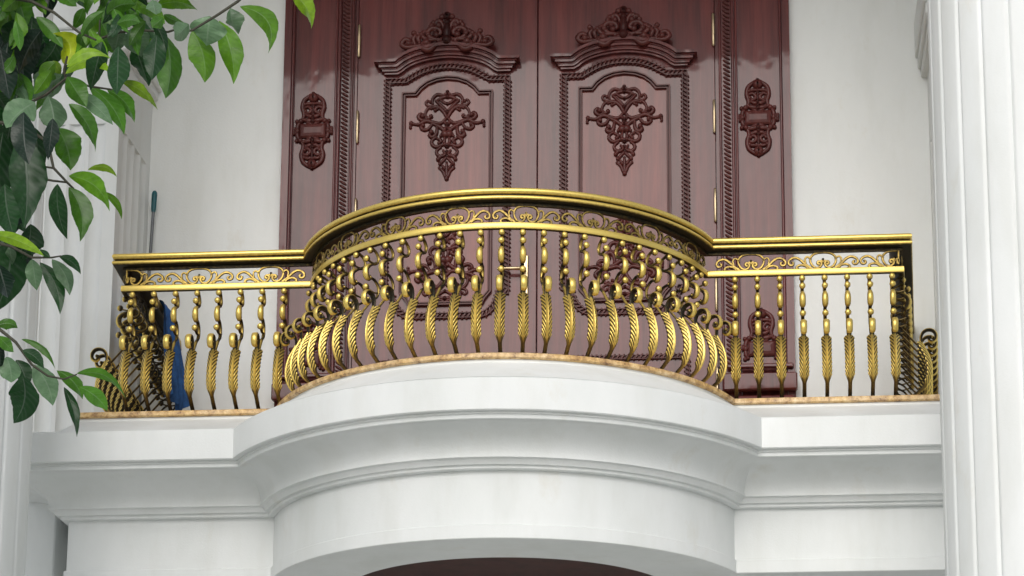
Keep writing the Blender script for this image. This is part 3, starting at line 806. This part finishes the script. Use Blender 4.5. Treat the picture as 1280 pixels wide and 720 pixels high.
LV = [  # base, tip, width, tint, bend
 (362, -10, 389, 36, 23, 'l', -8), (300, 8, 335, 67, 25, 'g', -20), (288, 10, 298, 43, 27, 'p', 3), (274, 26, 292, 105, 29, 'g', -6), (240, 38, 256, 103, 33, 'g', -6),
 (262, 20, 258, 57, 44, 'p', 0), (236, 30, 218, 48, 24, 'p', 0), (207, 44, 207, 123, 38, 'm', -6), (168, 56, 186, 108, 30, 'd', 0), (196, 44, 190, 100, 26, 'd', 0), (167, 34, 177, 71, 32, 'p', 0),
 (148, 58, 146, 118, 28, 'd', 0), (128, 52, 113, 113, 26, 'd', 0), (150, 36, 143, 66, 26, 'p', 0), (152, 102, 197, 137, 14, 'l', -6), (196, 8, 247, 13, 20, 'g', -8),
 (134, 18, 170, 6, 18, 'm', -6), (168, 8, 206, 30, 18, 'g', -6), (204, 22, 190, 34, 16, 'm', 0), (205, 18, 230, 28, 12, 'm', 2), (146, 30, 175, 28, 18, 'm', -4), (190, 0, 195, 18, 18, 'p', 0), (82, 80, 66, 42, 26, 'y', 14), (80, 80, 92, 46, 12, 'y', -4), (84, 84, 139, 73, 15, 'l', -13),
 (82, 92, 140, 92, 17, 'l', -16), (76, 92, 66, 76, 12, 'l', 0), (80, 94, 42, 124, 38, 'p', 2), (44, 128, 8, 160, 36, 'p', 4), (60, 120, 67, 164, 35, 'p', -3), (38, 104, 30, 130, 22, 'p', 0), (14, 102, 34, 128, 14, 'p', -3),
 (-14, 106, 22, 112, 22, 'm', -5), (-5, 116, 12, 142, 24, 'd', 0), (84, 96, 108, 134, 28, 'm', 0), (97, 116, 141, 156, 18, 'p', -3), (112, 108, 155, 168, 22, 'm', -8), (134, 112, 168, 153, 20, 'm', -7),
 (86, 130, 119, 190, 22, 'm', -8), (72, 160, 88, 213, 36, 'm', -4), (66, 148, 60, 200, 20, 'k', 0), (26, 168, 30, 286, 46, 'd', -6), (4, 165, -2, 268, 44, 'd', 4), (110, 212, 146, 221, 10, 'l', -8),
 (86, 220, 137, 264, 22, 'g', -12), (128, 240, 152, 274, 9, 'g', -6), (72, 230, 84, 299, 22, 'd', 5), (86, 234, 100, 302, 27, 'm', -9), (-16, 292, 55, 320, 15, 'l', -6), (18, 262, 30, 290, 16, 'd', 0),
 (14, 298, -6, 390, 46, 'd', -6), (12, 308, 15, 331, 13, 'p', 0), (40, 324, 46, 363, 21, 'p', 0), (50, 328, 75, 393, 19, 'd', -8), (65, 324, 87, 369, 19, 'p', -6), (74, 321, 101, 343, 12, 'd', -5), (50, 312, 63, 322, 8, 'd', 0),
 (-4, 408, 22, 410, 14, 'm', -5), (-2, 420, 17, 440, 14, 'm', 0), (27, 424, 69, 461, 10, 'm', -9), (28, 438, 55, 461, 15, 'd', -4), (8, 446, 14, 478, 26, 'p', -2), (20, 450, 34, 486, 22, 'd', -3), (28, 470, 17, 529, 38, 'd', -8),
 (-2, 428, 2, 464, 14, 'k', 0), (42, 456, 66, 507, 26, 'p', -5), (80, 484, 96, 546, 14, 'd', -4), (71, 463, 103, 499, 17, 'm', -6), (100, 484, 134, 513, 20, 'm', -4), (96, 467, 157, 499, 13, 'm', -14),
 (22, 235, 10, 300, 30, 'k', 0), (30, 140, 36, 205, 30, 'k', 3), (14, 150, 2, 215, 30, 'd', 0), (44, 160, 40, 230, 26, 'd', -4), (6, 230, 18, 296, 36, 'd', 3), (0, 60, 12, 124, 30, 'k', 0), (26, 50, 30, 108, 28, 'k', 0), (-2, 330, 10, 372, 26, 'k', 0), (48, 225, 52, 245, 12, 'p', 0)]
m = MB()
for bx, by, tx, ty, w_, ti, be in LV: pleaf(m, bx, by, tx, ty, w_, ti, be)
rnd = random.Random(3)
for i in range(78):       # inner foliage of the upper left, shade put into its dark tints
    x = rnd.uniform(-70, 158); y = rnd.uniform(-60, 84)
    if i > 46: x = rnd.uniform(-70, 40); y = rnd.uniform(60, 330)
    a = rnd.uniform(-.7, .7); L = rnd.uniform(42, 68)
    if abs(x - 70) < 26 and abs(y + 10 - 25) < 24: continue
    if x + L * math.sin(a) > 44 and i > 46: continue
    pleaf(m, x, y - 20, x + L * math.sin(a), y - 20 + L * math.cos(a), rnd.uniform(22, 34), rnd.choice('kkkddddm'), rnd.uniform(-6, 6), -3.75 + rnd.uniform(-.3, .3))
for i in range(120):       # lighter outer leaves among them
    x = rnd.uniform(-40, 190); y = rnd.uniform(-40, 60 if x > 110 else 110)
    a = rnd.uniform(-.9, .9); L = rnd.uniform(30, 52)
    if abs(x - 76) < 22 and abs(y - 45) < 40: continue
    pleaf(m, x, y - 16, x + L * math.sin(a), y - 16 + L * math.cos(a), rnd.uniform(12, 21), rnd.choice('mmmggdm'), rnd.uniform(-7, 7), -4.0 + rnd.uniform(-.2, .2))
for i in range(520):      # the rest of the crown, outside the frame
    th = rnd.uniform(0, 2 * math.pi); q = rnd.uniform(-1, 1); r = rnd.uniform(.45, 1) ** .6
    c = Vector((-3.55 + 1.55 * r * math.cos(th) * math.sqrt(1 - q * q), -4.5 + 1.3 * r * math.sin(th) * math.sqrt(1 - q * q), .2 + 2.3 * r * q))
    if c.x > -2.05 and c.z < 1.0 - .0: continue
    d = Vector((rnd.uniform(-.6, .6), rnd.uniform(-.6, .6), -1)).normalized(); L = rnd.uniform(.15, .23)
    P = [c + d * (L * k / 8) + Vector((0, 0, .25 * L * 4 * (k / 8) * (1 - k / 8))) for k in range(9)]
    sd_ = d.cross(Vector((rnd.uniform(-1, 1), rnd.uniform(-1, 1), .3))).normalized()
    leaf3(m, P, sd_, rnd.uniform(.07, .11), TINT[rnd.choice('kdddmmgp')], .25)
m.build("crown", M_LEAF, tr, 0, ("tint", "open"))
m = MB()
m.tube3([(-3.3, -4.6, GROUND), (-3.32, -4.62, -4.6), (-3.25, -4.55, -3.2), (-3.3, -4.5, -1.8), (-3.42, -4.5, -.4), (-3.5, -4.45, 1.0), (-3.6, -4.5, 2.0)], [.17, .135, .12, .105, .085, .055, .02], 12)
m.build("trunk", M_BARK, tr, 60)
m = MB()
def limb(pts, r0, r1):
    P = [Vector(p) for p in pts]; n = len(P); m.tube3([tuple(p) for p in P], [r0 if i == 0 else lerp(min(r0, .009), min(r1, .0045), (i - 1) / max(1, n - 2)) for i in range(n)], 7)
def tw(pp, r0=.012, r1=.005, Y=-4.05): return [px(x, y, Y - .02 * i) for i, (x, y) in enumerate(pp)]
limb([(-3.42, -4.5, -.6)] + tw([(-120, 150), (-20, 150), (30, 158), (60, 178), (67, 210), (84, 228), (92, 236)]), .035, .005)
limb([(-3.42, -4.5, -.3)] + tw([(-100, 60), (-30, -10), (40, 2), (68, 16), (98, 40), (120, 50)]), .035, .006)
limb([(-3.45, -4.45, .2)] + tw([(-60, -60), (60, -70), (180, -55), (320, -16), (297, 2), (270, 20), (240, 38), (222, 40)]), .04, .005)
limb([(-3.3, -4.5, -1.4)] + tw([(-90, 330), (-20, 300), (14, 308), (40, 322), (65, 322), (76, 320)]), .03, .003)
limb([(-3.3, -4.5, -1.7)] + tw([(-110, 420), (-30, 395), (0, 412), (20, 428), (40, 456), (60, 470), (80, 474), (96, 468)]), .03, .003)
limb(tw([(124, 50), (125, 20), (127, -20), (140, -70)]), .004, .012)
limb(tw([(120, 50), (150, 40), (180, 38), (210, 40), (222, 36)]), .006, .005)
limb(tw([(82, 98), (80, 88), (84, 70)]), .006, .005); limb(tw([(30, 158), (38, 128), (58, 118), (82, 98), (112, 108), (140, 112)]), .007, .004)
limb(tw([(320, -16), (350, -20), (366, -8)]), .007, .004); limb(tw([(45, 222), (66, 226), (84, 228)]), .005, .004); limb(tw([(67, 210), (52, 208), (48, 220)]), .005, .003)
m.build("branches", M_TWIG, tr, 60)
